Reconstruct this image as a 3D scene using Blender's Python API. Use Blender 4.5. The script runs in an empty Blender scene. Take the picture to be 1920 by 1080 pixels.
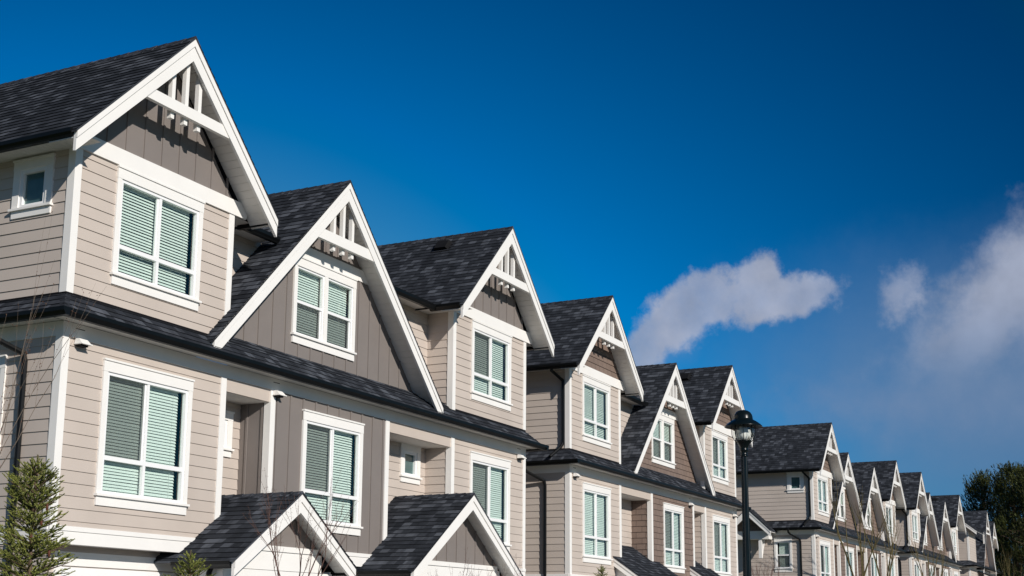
import bpy, math, random
from mathutils import Vector, Matrix
R_ = math.radians
S = bpy.context.scene

# ------------------------------------------------------------------ camera
cam_d = bpy.data.cameras.new("camera")
cam = bpy.data.objects.new("camera", cam_d)
S.collection.objects.link(cam)
S.camera = cam
cam_d.sensor_width = 36.0
cam_d.lens = 2466.08 * 36 / 1920
cam_d.shift_x = -(966.4 - 960) / 1920
cam_d.shift_y = (705.5 - 540) / 1920
cam_d.clip_end = 5000
cr = Vector((0.448462, -0.893780, 0.006311)); cu = Vector((-0.169831, -0.078278, 0.982359)); cf = Vector((0.877519, 0.441623, 0.186896))
M4 = Matrix(((cr.x, cu.x, -cf.x, 0), (cr.y, cu.y, -cf.y, -14.0), (cr.z, cu.z, -cf.z, 1.6), (0, 0, 0, 1)))
cam.matrix_world = M4

# ------------------------------------------------------------------ sun, sky, exposure
SUN = Vector((-0.5, -1.0, 0.5)).normalized()
sd = bpy.data.lights.new("sun", 'SUN'); sd.energy = 4.3; sd.angle = R_(0.5); sd.color = (1.0, 0.94, 0.87)
so = bpy.data.objects.new("sun", sd); S.collection.objects.link(so)
so.rotation_euler = (-SUN).to_track_quat('-Z', 'Y').to_euler(); so.location = (-20, -40, 30)
S.view_settings.view_transform = 'Standard'; S.view_settings.look = 'None'
S.view_settings.exposure = 0.0; S.view_settings.gamma = 1.0; S.view_settings.use_curve_mapping = False

W = bpy.data.worlds.new("World"); S.world = W; W.use_nodes = True
wn = W.node_tree.nodes; wl = W.node_tree.links; wn.clear()
def N(nodes, t, **k):
    n = nodes.new(t)
    for a, b in k.items():
        if a.startswith('i_'):
            key = a[2:]; key = int(key) if key.isdigit() else key.replace('_', ' ')
            n.inputs[key].default_value = b
        else: setattr(n, a, b)
    return n
def wmath(op, a, b=None, clamp=False):
    n = wn.new('ShaderNodeMath'); n.operation = op; n.use_clamp = clamp
    for i, v in enumerate((a, b)):
        if v is None: continue
        if isinstance(v, (int, float)): n.inputs[i].default_value = v
        else: wl.new(v, n.inputs[i])
    return n.outputs[0]
def wmix(fac, a, b, mode='MIX'):
    n = wn.new('ShaderNodeMix'); n.data_type = 'RGBA'; n.blend_type = mode
    for i, v in ((0, fac), (6, a), (7, b)):
        if isinstance(v, (int, float)): n.inputs[i].default_value = v
        elif isinstance(v, tuple): n.inputs[i].default_value = (*v, 1)
        else: wl.new(v, n.inputs[i])
    return n.outputs[2]
sky = wn.new('ShaderNodeTexSky'); sky.sky_type = 'NISHITA'; sky.sun_disc = False
sky.sun_elevation = math.asin(SUN.z); sky.sun_rotation = math.atan2(-SUN.x, SUN.y) % (2 * math.pi)
sky.air_density = 1.0; sky.dust_density = 0.4; sky.ozone_density = 2.5
tc = wn.new('ShaderNodeTexCoord'); DIR = tc.outputs['Generated']
def wdot(v):
    n = wn.new('ShaderNodeVectorMath'); n.operation = 'DOT_PRODUCT'; wl.new(DIR, n.inputs[0]); n.inputs[1].default_value = v
    return n.outputs['Value']
# polarised sky: darkest at right angles to the sun's side of the sky, channel by channel
vdir = Vector((math.cos(R_(5)) * math.cos(R_(-137)), math.cos(R_(5)) * math.sin(R_(-137)), math.sin(R_(5))))
t2 = wmath('POWER', wmath('ABSOLUTE', wdot(vdir)), 2)
fB = wmath('MINIMUM', wmath('MAXIMUM', wmath('EXPONENT', wmath('ADD', wmath('MULTIPLY', t2, 3.75), -2.72)), .31), 1.22)
fG = wmath('MINIMUM', wmath('MAXIMUM', wmath('EXPONENT', wmath('ADD', wmath('MULTIPLY', t2, 4.15), -3.62)), .19), .85)
rr = N(wn, 'ShaderNodeMapRange', i_1=.80, i_2=.97, i_3=.0, i_4=.80); wl.new(t2, rr.inputs[0])
cmb = wn.new('ShaderNodeCombineXYZ'); wl.new(rr.outputs[0], cmb.inputs[0]); wl.new(fG, cmb.inputs[1]); wl.new(fB, cmb.inputs[2])
base = wmix(1.0, sky.outputs[0], cmb.outputs[0], 'MULTIPLY')
# thin veil near the horizon to the east + clouds, all laid out over the dome by direction
sep = wn.new('ShaderNodeSeparateXYZ'); wl.new(DIR, sep.inputs[0])
SKY_BASE = base
def noise(scale, detail=6, rough=.55, warp=None):
    n = wn.new('ShaderNodeTexNoise'); n.inputs['Scale'].default_value = scale; n.inputs['Detail'].default_value = detail
    n.inputs['Roughness'].default_value = rough; wl.new(DIR if warp is None else warp, n.inputs['Vector'])
    return n.outputs[0]
def lobe(c, ax, ra, rb):
    """soft elliptical mask round direction c; ax = tilt of the long axis; ra, rb half sizes in radians"""
    c = Vector(c).normalized(); r = c.cross(Vector((0, 0, 1))).normalized(); u = r.cross(c)
    a = r * math.cos(ax) + u * math.sin(ax); b = -r * math.sin(ax) + u * math.cos(ax)
    q = wmath('ADD', wmath('POWER', wmath('ABSOLUTE', wmath('MULTIPLY', wdot(a), 1 / ra)), 2), wmath('POWER', wmath('ABSOLUTE', wmath('MULTIPLY', wdot(b), 1 / rb)), 2))
    front = wmath('GREATER_THAN', wdot(c), 0.5)
    return wmath('MULTIPLY', wmath('SUBTRACT', 1.0, wmath('SQRT', q)), front)      # 1 at centre, 0 at rim, negative outside
def pdir(x, y):
    v = cr * ((x - 966.4) / 2466.08) - cu * ((y - 705.5) / 2466.08) + cf
    return v.normalized()
CLOUDS = []   # filled below
def cloud(lobes, scale, amp, edge, seedv=(0, 0, 0)):
    m = None
    for l in lobes:
        v = lobe(*l)
        m = v if m is None else wmath('MAXIMUM', m, v)
    n1 = wmath('MULTIPLY', wmath('SUBTRACT', noise(scale, 7, .6), .5), amp)
    n2 = wmath('MULTIPLY', wmath('SUBTRACT', noise(scale * 3.3, 6, .62), .5), amp * .38)
    t = wmath('ADD', wmath('ADD', m, n1), n2)
    mr = N(wn, 'ShaderNodeMapRange', i_1=edge[0], i_2=edge[1]); mr.interpolation_type = 'SMOOTHSTEP'; wl.new(t, mr.inputs[0])
    return mr.outputs[0]
PX = 1 / 2466.08
c1 = cloud([(pdir(1300, 585), .50, 200 * PX, 74 * PX), (pdir(1420, 528), 1.25, 76 * PX, 58 * PX), (pdir(1450, 562), .14, 150 * PX, 56 * PX), (pdir(1210, 650), 1.05, 110 * PX, 62 * PX)], 28, 1.2, (.10, .50))
c2 = cloud([(pdir(1900, 545), .66, 260 * PX, 135 * PX), (pdir(2010, 560), .8, 280 * PX, 200 * PX), (pdir(1840, 620), .4, 230 * PX, 120 * PX)], 20, 1.2, (.02, .80))
fade = N(wn, 'ShaderNodeMapRange', i_1=pdir(1850, 760).z, i_2=pdir(1850, 520).z, i_3=.12, i_4=1.0); fade.interpolation_type = 'SMOOTHSTEP'; wl.new(wdot((0, 0, 1)), fade.inputs[0])
c2 = wmath('MULTIPLY', c2, fade.outputs[0])
c3 = cloud([(pdir(1690, 545), 1.0, 75 * PX, 48 * PX)], 40, 1.6, (.0, 1.0))
veil = cloud([(pdir(1900, 720), -.1, 520 * PX, 260 * PX)], 6, .7, (-.35, 1.0))
veil2 = cloud([(pdir(1660, 760), .0, 420 * PX, 90 * PX), (pdir(1240, 660), .9, 120 * PX, 70 * PX)], 12, 1.6, (.1, 1.5))
soft = wmath('ADD', .60, wmath('MULTIPLY', noise(26, 5, .5), .75))
CL = wn.new('ShaderNodeMix'); CL.data_type = 'RGBA'; CL.inputs[0].default_value = 1; CL.blend_type = 'MULTIPLY'
CLOUD_COL = (3.75, 4.15, 5.3)
CL.inputs[6].default_value = (*CLOUD_COL, 1); wl.new(soft, CL.inputs[7])
lowm = N(wn, 'ShaderNodeMapRange', i_1=.0, i_2=.15, i_3=.75, i_4=.0); lowm.interpolation_type = 'SMOOTHSTEP'; wl.new(sep.outputs[2], lowm.inputs[0])
base = wmix(lowm.outputs[0], base, (1.45, 2.32, 3.85))      # haze hugging the horizon all round
col = wmix(wmath('MULTIPLY', veil, .80), base, (1.45, 2.32, 3.85))
col = wmix(wmath('MULTIPLY', veil2, .45), col, (2.1, 2.75, 4.2))
col = wmix(wmath('MULTIPLY', c2, .88), col, CL.outputs[2])
col = wmix(wmath('MULTIPLY', c3, .60), col, CL.outputs[2])
thin = wmath('ADD', .30, wmath('MULTIPLY', noise(17, 6, .6), .95))      # thin and thick places
col = wmix(wmath('MULTIPLY', c1, thin, True), col, CL.outputs[2])
bg = wn.new('ShaderNodeBackground'); bg.inputs['Strength'].default_value = 0.10
wl.new(col, bg.inputs['Color'])
wo = wn.new('ShaderNodeOutputWorld'); wl.new(bg.outputs[0], wo.inputs[0])

# ------------------------------------------------------------------ materials
def new_mat(name):
    m = bpy.data.materials.new(name); m.use_nodes = True
    nt = m.node_tree; b = nt.nodes['Principled BSDF']
    return m, nt.nodes, nt.links, b
def paint(name, c, rough=.6, var=.06, scale=3.0, bump=0.0, spec=.3, fine=60, coord='Object'):
    m, n, l, b = new_mat(name)
    t = n.new('ShaderNodeTexCoord')
    nz = N(n, 'ShaderNodeTexNoise', i_Scale=scale, i_Detail=8.0, i_Roughness=.65); l.new(t.outputs[coord], nz.inputs['Vector'])
    r = n.new('ShaderNodeValToRGB'); r.color_ramp.elements[0].position = .3; r.color_ramp.elements[1].position = .7
    r.color_ramp.elements[0].color = (*[x * (1 - var) for x in c], 1); r.color_ramp.elements[1].color = (*[min(1, x * (1 + var)) for x in c], 1)
    l.new(nz.outputs[0], r.inputs[0]); l.new(r.outputs[0], b.inputs['Base Color'])
    b.inputs['Roughness'].default_value = rough; b.inputs['Specular IOR Level'].default_value = spec
    if bump:
        nf = N(n, 'ShaderNodeTexNoise', i_Scale=fine, i_Detail=4.0); l.new(t.outputs[coord], nf.inputs['Vector'])
        bp = N(n, 'ShaderNodeBump', i_Strength=bump, i_Distance=.004); l.new(nf.outputs[0], bp.inputs['Height']); l.new(bp.outputs[0], b.inputs['Normal'])
    return m
def lapmat(name, c, joints=False):
    """painted fibre-cement boards: each board a hair different in tone, with a wood-grain relief"""
    m, n, l, b = new_mat(name)
    uv = n.new('ShaderNodeUVMap'); uv.uv_map = 'UVMap'
    br = N(n, 'ShaderNodeTexBrick', i_Scale=1.0, i_Mortar_Size=.0, i_Bias=0.0)
    br.inputs['Brick Width'].default_value = .30 if joints else 3.6
    br.inputs['Row Height'].default_value = .178
    br.offset = .37 if joints else .43
    k = .07 if joints else .035
    br.inputs['Color1'].default_value = (*[x * (1 - k) for x in c], 1); br.inputs['Color2'].default_value = (*[x * (1 + k) for x in c], 1)
    br.inputs['Mortar'].default_value = (*[x * .35 for x in c], 1)
    if joints: br.inputs['Mortar Size'].default_value = .006; br.inputs['Mortar Smooth'].default_value = .1
    l.new(uv.outputs[0], br.inputs['Vector'])
    mp = N(n, 'ShaderNodeMapping'); mp.inputs['Scale'].default_value = (6, 70, 1) if not joints else (90, 8, 1); l.new(uv.outputs[0], mp.inputs[0])
    g = N(n, 'ShaderNodeTexNoise', i_Scale=1.0, i_Detail=5.0, i_Roughness=.6); l.new(mp.outputs[0], g.inputs['Vector'])
    big = N(n, 'ShaderNodeTexNoise', i_Scale=.9, i_Detail=5.0); l.new(uv.outputs[0], big.inputs['Vector'])
    mx = n.new('ShaderNodeMix'); mx.data_type = 'RGBA'; mx.blend_type = 'MULTIPLY'; mx.inputs[0].default_value = 1
    mr = N(n, 'ShaderNodeMapRange', i_1=.3, i_2=.7, i_3=.93, i_4=1.05); l.new(big.outputs[0], mr.inputs[0])
    l.new(br.outputs[0], mx.inputs[6]); l.new(mr.outputs[0], mx.inputs[7]); l.new(mx.outputs[2], b.inputs['Base Color'])
    bp = N(n, 'ShaderNodeBump', i_Strength=.25, i_Distance=.003); l.new(g.outputs[0], bp.inputs['Height']); l.new(bp.outputs[0], b.inputs['Normal'])
    b.inputs['Roughness'].default_value = .62; b.inputs['Specular IOR Level'].default_value = .3
    return m
def shingle_mat():
    m, n, l, b = new_mat('asphalt_shingles')
    uv = n.new('ShaderNodeUVMap'); uv.uv_map = 'UVMap'
    def brick(wd, off, c1, c2, shift, rowsh=0.0):
        mp = N(n, 'ShaderNodeMapping'); mp.inputs['Location'].default_value = (shift, rowsh, 0); l.new(uv.outputs[0], mp.inputs[0])
        br = N(n, 'ShaderNodeTexBrick', i_Scale=1.0, i_Mortar_Size=.0); br.offset = off; br.offset_frequency = 3
        br.inputs['Brick Width'].default_value = wd; br.inputs['Row Height'].default_value = .143
        br.inputs['Color1'].default_value = (c1, c1, c1, 1); br.inputs['Color2'].default_value = (c2, c2, c2, 1); l.new(mp.outputs[0], br.inputs['Vector'])
        return br.outputs[0]
    a = brick(.19, .31, .0, 1.0, 0); c = brick(.27, .63, .0, 1.0, 4.1); d = brick(.13, .45, 0, 1, 9.3)
    def mth(op, x, y):
        k = n.new('ShaderNodeMath'); k.operation = op
        for i, v in enumerate((x, y)):
            if isinstance(v, (int, float)): k.inputs[i].default_value = v
            else: l.new(v, k.inputs[i])
        return k.outputs[0]
    s = mth('ADD', mth('ADD', mth('MULTIPLY', a, .55), mth('MULTIPLY', c, .30)), mth('MULTIPLY', d, .15))
    fine = N(n, 'ShaderNodeTexNoise', i_Scale=90.0, i_Detail=3.0); l.new(uv.outputs[0], fine.inputs['Vector'])
    big = N(n, 'ShaderNodeTexNoise', i_Scale=.8, i_Detail=4.0); l.new(uv.outputs[0], big.inputs['Vector'])
    s = mth('ADD', s, mth('MULTIPLY', mth('SUBTRACT', fine.outputs[0], .5), .35))
    s = mth('ADD', s, mth('MULTIPLY', mth('SUBTRACT', big.outputs[0], .5), .25))
    r = n.new('ShaderNodeValToRGB'); e = r.color_ramp.elements
    e[0].position = .15; e[0].color = (.018, .0205, .0255, 1); e[1].position = .88; e[1].color = (.092, .101, .119, 1)
    x = e.new(.58); x.color = (.033, .037, .0455, 1)
    l.new(s, r.inputs[0]); l.new(r.outputs[0], b.inputs['Base Color'])
    sep = n.new('ShaderNodeSeparateXYZ'); l.new(uv.outputs[0], sep.inputs[0])
    fr = mth('FRACT', mth('DIVIDE', sep.outputs[1], .143), 0)
    h = mth('SUBTRACT', mth('MULTIPLY', a, .5), fr)
    bp = N(n, 'ShaderNodeBump', i_Strength=.35, i_Distance=.006); l.new(mth('MULTIPLY', mth('ADD', a, fine.outputs[0]), .5), bp.inputs['Height']); l.new(bp.outputs[0], b.inputs['Normal'])
    b.inputs['Roughness'].default_value = .95; b.inputs['Specular IOR Level'].default_value = .08
    return m
def glass_mat(name, tint, ior=1.6):
    m, n, l, b = new_mat(name); n.remove(b)
    t = N(n, 'ShaderNodeBsdfTransparent'); t.inputs[0].default_value = (*tint, 1)
    g = N(n, 'ShaderNodeBsdfGlossy', i_Roughness=.01); g.inputs[0].default_value = (1, 1, 1, 1)
    f = N(n, 'ShaderNodeFresnel', i_IOR=ior)
    ge = n.new('ShaderNodeNewGeometry'); io = N(n, 'ShaderNodeMapRange', i_3=ior, i_4=1 / ior); l.new(ge.outputs['Backfacing'], io.inputs[0]); l.new(io.outputs[0], f.inputs['IOR'])   # a thin pane: same from both sides
    nz = N(n, 'ShaderNodeTexNoise', i_Scale=1.3, i_Detail=1.0); tcx = n.new('ShaderNodeTexCoord'); l.new(tcx.outputs['Object'], nz.inputs['Vector'])
    bp = N(n, 'ShaderNodeBump', i_Strength=.12, i_Distance=.02); l.new(nz.outputs[0], bp.inputs['Height']); l.new(bp.outputs[0], g.inputs['Normal'])
    mx = n.new('ShaderNodeMixShader'); l.new(f.outputs[0], mx.inputs[0]); l.new(t.outputs[0], mx.inputs[1]); l.new(g.outputs[0], mx.inputs[2])
    l.new(mx.outputs[0], n['Material Output'].inputs[0])
    return m
def screen_mat():
    m, n, l, b = new_mat('insect_mesh')
    b.inputs['Base Color'].default_value = (.05, .05, .05, 1); b.inputs['Roughness'].default_value = .8
    t = N(n, 'ShaderNodeBsdfTransparent'); mx = n.new('ShaderNodeMixShader'); mx.inputs[0].default_value = .42
    l.new(t.outputs[0], mx.inputs[1]); l.new(b.outputs[0], mx.inputs[2]); l.new(mx.outputs[0], n['Material Output'].inputs[0])
    return m
def leaf_mat(name, c1, c2, scale=4.0, rough=.6, trans=.0):
    m, n, l, b = new_mat(name)
    t = n.new('ShaderNodeTexCoord'); nz = N(n, 'ShaderNodeTexNoise', i_Scale=scale, i_Detail=4.0); l.new(t.outputs['Object'], nz.inputs['Vector'])
    oi = n.new('ShaderNodeNewGeometry')
    ad = n.new('ShaderNodeMath'); ad.operation = 'MULTIPLY_ADD'; l.new(oi.outputs['Random Per Island'], ad.inputs[0]); ad.inputs[1].default_value = .5
    l.new(nz.outputs[0], ad.inputs[2])
    r = n.new('ShaderNodeValToRGB'); r.color_ramp.elements[0].position = .45; r.color_ramp.elements[1].position = 1.0
    r.color_ramp.elements[0].color = (*c1, 1); r.color_ramp.elements[1].color = (*c2, 1)
    l.new(ad.outputs[0], r.inputs[0]); l.new(r.outputs[0], b.inputs['Base Color']); b.inputs['Roughness'].default_value = rough
    b.inputs['Specular IOR Level'].default_value = .25
    return m

BEIGE = (.53, .46, .402)
M = dict(
    beige=lapmat('beige_lap_siding', BEIGE),
    beige_flat=paint('beige_flat_board', BEIGE, .6, .03),
    grey=paint('taupe_grey_board', (.208, .183, .168), .62, .05, 1.6, .25),
    brown=lapmat('brown_shingle_siding', (.205, .150, .122), True),
    white=paint('white_trim_paint', (.83, .81, .77), .5, .025, 2.0, .1),
    vinyl=paint('white_vinyl', (.84, .84, .83), .35, .015, 2.0),
    soffit=paint('white_soffit', (.74, .72, .68), .6, .03),
    black=paint('black_metal_paint', (.005, .0055, .006), .35, .2, 4.0, 0, .22),
    shingle=shingle_mat(),
    flash=paint('black_flashing', (.008, .008, .009), .7, .2, 3, 0, .15),
    edge=paint('shingle_cut_edge_shade', (.012, .013, .015), .9, .2, 9, 0, .1),  # asphalt cut edge, coloured near-black to draw the shadow line under each course
    glass=glass_mat('window_glass', (.85, .94, .90)),
    screen=screen_mat(),
    blind=paint('white_blind', (.80, .82, .79), .5, .03, 9.0),
    frost=paint('frosted_glass_film', (.10, .155, .17), .35, .15, 3.0),
    curtain=paint('green_white_curtain', (.62, .66, .62), .8, .05, 9.0),
    room=paint('room_shade_dark', (.035, .04, .037), .9, .1),
    lamp_black=paint('dark_green_black_gloss', (.003, .006, .0065), .25, .3, 6.0, 0, .35),
    lamp_glass=glass_mat('lamp_glass', (.93, .95, .93), 1.5),
    needle=leaf_mat('spruce_needles', (.085, .105, .026), (.31, .33, .075), 5),
    pine=leaf_mat('pine_needles', (.010, .015, .004), (.075, .085, .018), .5),
    bark=paint('conifer_bark', (.11, .075, .05), .85, .3, 12, .5),
    twig=paint('reddish_twig', (.11, .06, .048), .7, .3, 20, .2),
    twig_grey=paint('grey_brown_twig', (.13, .10, .075), .75, .3, 20, .2),
    lichen=paint('lichen_branch', (.11, .088, .035), .8, .4, 6, .3),
    bud=paint('bud', (.15, .07, .04), .6, .3, 30),
    cone=paint('spruce_cone', (.10, .035, .02), .7, .3, 60, .5),
    asphalt=paint('asphalt', (.05, .05, .052), .9, .15, 2.0, .6, .3, 40),
    concrete=paint('concrete', (.19, .19, .185), .85, .1, 1.5, .4),
    grass=paint('grass', (.07, .10, .03), .9, .4, 1.2, .6),
    wire=paint('cable', (.03, .03, .03), .6, .1),
    door=paint('entry_door_paint', (.08, .03, .025), .4, .08),
    bulb=paint('lamp_reflector', (.80, .80, .78), .25, .03),
)
m_ = M['lamp_glass']

# ------------------------------------------------------------------ mesh helpers
class MB:
    def __init__(s): s.v = []; s.f = []; s.uv = []; s.alt = []      # alt: faces in the second (cut edge, darkened as butt shadow) material
    def face(s, pts, uv=None):
        i = len(s.v); s.v.extend([tuple(p) for p in pts]); s.f.append(tuple(range(i, i + len(pts))))
        s.uv.extend(uv if uv else [(p[0] + p[1], p[2]) for p in pts])
    def hexa(s, a):          # a: 8 points, bottom 4 ccw, top 4 ccw
        for q in ((3, 2, 1, 0), (4, 5, 6, 7), (0, 1, 5, 4), (1, 2, 6, 5), (2, 3, 7, 6), (3, 0, 4, 7)): s.face([a[k] for k in q])
    def box(s, x0, x1, y0, y1, z0, z1):
        s.hexa([(x0, y0, z0), (x1, y0, z0), (x1, y1, z0), (x0, y1, z0), (x0, y0, z1), (x1, y0, z1), (x1, y1, z1), (x0, y1, z1)])
    def pbox(s, P, u0, u1, o0, o1, z0, z1):   # in wall space: u along, o outward
        s.hexa([P(u0, o1, z0), P(u1, o1, z0), P(u1, o0, z0), P(u0, o0, z0), P(u0, o1, z1), P(u1, o1, z1), P(u1, o0, z1), P(u0, o0, z1)])
    def prism(s, poly, f0, f1):               # poly list of 2-D points, f0/f1 map them to the two end planes
        a = [f0(*p) for p in poly]; b = [f1(*p) for p in poly]; n = len(poly)
        s.face(a[::-1]); s.face(b)
        for i in range(n): j = (i + 1) % n; s.face([a[i], a[j], b[j], b[i]])
    def tube(s, p0, p1, r0, r1, n=5, cap=False):
        p0 = Vector(p0); p1 = Vector(p1); d = (p1 - p0)
        if d.length < 1e-6: return
        d.normalize(); a = d.cross(Vector((0, 0, 1)) if abs(d.z) < .9 else Vector((1, 0, 0))).normalized(); b = d.cross(a)
        A = []; B = []
        for k in range(n):
            t = 2 * math.pi * k / n; w = a * math.cos(t) + b * math.sin(t); A.append(p0 + w * r0); B.append(p1 + w * r1)
        i = len(s.v); s.v.extend([tuple(x) for x in A + B])
        for k in range(n):
            j = (k + 1) % n; s.f.append((i + k, i + j, i + n + j, i + n + k)); s.uv.extend([(0, 0)] * 4)
        if cap: s.face([tuple(x) for x in A[::-1]]); s.face([tuple(x) for x in B])
    def lathe(s, prof, c, n=32, flute=0.0):
        i = len(s.v); k = len(prof)
        for a in range(n):
            t = 2 * math.pi * a / n; q = 1 - (flute if a % 2 else 0)
            for r, z in prof: s.v.append((c[0] + math.cos(t) * r * q, c[1] + math.sin(t) * r * q, c[2] + z))
        for a in range(n):
            b = (a + 1) % n
            for j in range(k - 1):
                s.f.append((i + a * k + j, i + b * k + j, i + b * k + j + 1, i + a * k + j + 1)); s.uv.extend([(0, 0)] * 4)
    def roof(s, pts, t=.035):
        """one roof plane, shingle uv in metres, thickness t straight down"""
        P = [Vector(p) for p in pts]; n = (P[1] - P[0]).cross(P[2] - P[0])
        if n.z < 0: P = P[::-1]; n = -n
        n.normalize(); h = Vector((0, 0, 1)).cross(n).normalized(); q = n.cross(h)
        def clip(poly, lim, keep_above):
            out = []
            for i in range(len(poly)):
                a, b = poly[i], poly[(i + 1) % len(poly)]; da = (a.dot(q) - lim) * (1 if keep_above else -1); db = (b.dot(q) - lim) * (1 if keep_above else -1)
                if da >= 0: out.append(a)
                if (da > 0 and db < 0) or (da < 0 and db > 0): out.append(a.lerp(b, da / (da - db)))
            return out
        E_ = .143; vs = [p.dot(q) for p in P]; k = math.floor(min(vs) / E_)
        while k * E_ < max(vs) - 1e-4:
            pl = clip(clip(P, k * E_, True), (k + 1) * E_, False)
            if len(pl) >= 3:
                lo = k * E_; up = []
                for p in pl:
                    up.append(p + n * (.013 * (1 - (p.dot(q) - lo) / E_)))
                s.face([tuple(p) for p in up], [(p.dot(h) + 50, min(max(p.dot(q) + E_ * 350, (k + 350) * E_ + .001), (k + 351) * E_ - .001)) for p in pl])
                for i in range(len(pl)):
                    j = (i + 1) % len(pl)
                    if abs(pl[i].dot(q) - lo) < 1e-5 and abs(pl[j].dot(q) - lo) < 1e-5 and (pl[i] - pl[j]).length > .01:
                        s.alt.append(len(s.f)); s.face([tuple(pl[i]), tuple(pl[j]), tuple(up[j]), tuple(up[i])], [(pl[i].dot(h) + 50, (k + 350.5) * E_), (pl[j].dot(h) + 50, (k + 350.5) * E_)] * 2)
            k += 1
        uv = [(p.dot(h) + 50, p.dot(q) + 50) for p in P]
        L = [Vector((p.x, p.y, p.z - t)) for p in P]
        s.face([tuple(p) for p in L[::-1]], uv[::-1])
        for i in range(len(P)):
            j = (i + 1) % len(P); s.face([tuple(P[i]), tuple(L[i]), tuple(L[j]), tuple(P[j])], [(uv[i][0], uv[i][1])] * 4)
    def build(s, name, mat, parent=None, smooth=False, label=None):
        me = bpy.data.meshes.new(name); me.from_pydata(s.v, [], s.f)
        ul = me.uv_layers.new(name='UVMap'); ul.data.foreach_set('uv', [c for p in s.uv for c in p])
        me.materials.append(mat)
        if s.alt:
            me.materials.append(M['edge'])
            for k in s.alt: me.polygons[k].material_index = 1
        if smooth: me.polygons.foreach_set('use_smooth', [True] * len(me.polygons))
        o = bpy.data.objects.new(name, me); S.collection.objects.link(o)
        if parent: o.parent = parent
        if label: o['label'] = label
        return o
def thing(name, loc, label, cat, group=None, rz=0):
    o = bpy.data.objects.new(name, None); S.collection.objects.link(o); o.location = loc; o.rotation_euler = (0, 0, rz)
    o.empty_display_size = .2
    o['label'] = label; o['category'] = cat
    if group: o['group'] = group
    return o
def F(y): return lambda u, o, z: (u, y - o, z)      # wall facing the street
def L(x): return lambda u, o, z: (x - o, u, z)      # wall facing left (-x)
def Rr(x): return lambda u, o, z: (x + o, u, z)     # wall facing right
def Bk(y): return lambda u, o, z: (u, y + o, z)

def strips(mb, P, zs, holes, rng, lap):
    for a, b in zip(zs[:-1], zs[1:]):
        cuts = sorted({a, b, *[h[k] for h in holes for k in (2, 3) if a < h[k] < b]})
        for z0, z1 in zip(cuts[:-1], cuts[1:]):
            hs = sorted((h[0], h[1]) for h in holes if h[2] < (z0 + z1) / 2 < h[3])
            (a0, b0), (a1, b1) = rng(z0), rng(z1)
            if a0 >= b0: continue
            if a1 > b1: a1 = b1 = (a1 + b1) / 2
            segs = []; L0, L1 = a0, a1
            for h0, h1 in hs: segs.append((L0, L1, h0, h0)); L0 = L1 = h1
            segs.append((L0, L1, b0, b1))
            o0 = lap * (1 - (z0 - a) / (b - a)); o1 = lap * (1 - (z1 - a) / (b - a))
            for p0, p1, q0, q1 in segs:
                if q0 - p0 < 1e-4: continue
                mb.face([P(p0, o0, z0), P(q0, o0, z0), P(q1, o1, z1), P(p1, o1, z1)], [(p0, z0), (q0, z0), (q1, z1), (p1, z1)])
                if lap and z0 == a: mb.face([P(p0, 0, z0), P(q0, 0, z0), P(q0, o0, z0), P(p0, o0, z0)], [(p0, z0)] * 4)
def courses(z0, z1, h=.178):
    k0 = math.floor(z0 / h) ; zs = [z0]
    k = k0 + 1
    while k * h < z1 - .01:
        if k * h > z0 + .02: zs.append(k * h)
        k += 1
    return zs + [z1]
def lapwall(par, P, u0, u1, z0, z1, holes=(), mat='beige', rng=None, name='wall', lap=.015):
    mb = MB(); strips(mb, P, courses(z0, z1), list(holes), rng or (lambda z: (u0, u1)), lap)
    return mb.build(name, M[mat], par)
def bbwall(par, P, u0, u1, z0, z1, holes=(), rng=None, name='board_and_batten_wall', mat='grey', step=.385):
    mb = MB(); rng = rng or (lambda z: (u0, u1))
    strips(mb, P, [z0, z1], list(holes), rng, 0)
    n = max(1, round((u1 - u0) / step)); st = (u1 - u0) / n
    for k in range(n):
        u = u0 + st * (k + .5); w = .021
        # top of the batten under a sloping edge
        zt = z1
        lo, hi = z0, z1
        def ins(z): a, b = rng(z); return a <= u - w and b >= u + w
        if not ins(z0): continue
        if not ins(z1):
            for _ in range(20):
                mid = (lo + hi) / 2
                if ins(mid): lo = mid
                else: hi = mid
            zt = lo
        spans = [(z0, zt)]
        for h in holes:
            if h[0] - .1 < u < h[1] + .1:
                spans = [q for a, b in spans for q in ((a, min(b, h[2])), (max(a, h[3]), b)) if q[1] - q[0] > .03]
        for a, b in spans: mb.pbox(P, u - w, u + w, 0, .019, a, b)
    return mb.build(name, M[mat], par)
def panelwall(par, P, u0, u1, z0, z1, holes=(), style='grey', rng=None):
    if style == 'grey': return bbwall(par, P, u0, u1, z0, z1, holes, rng)
    return lapwall(par, P, u0, u1, z0, z1, holes, 'brown', rng, 'shingle_wall')

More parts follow.
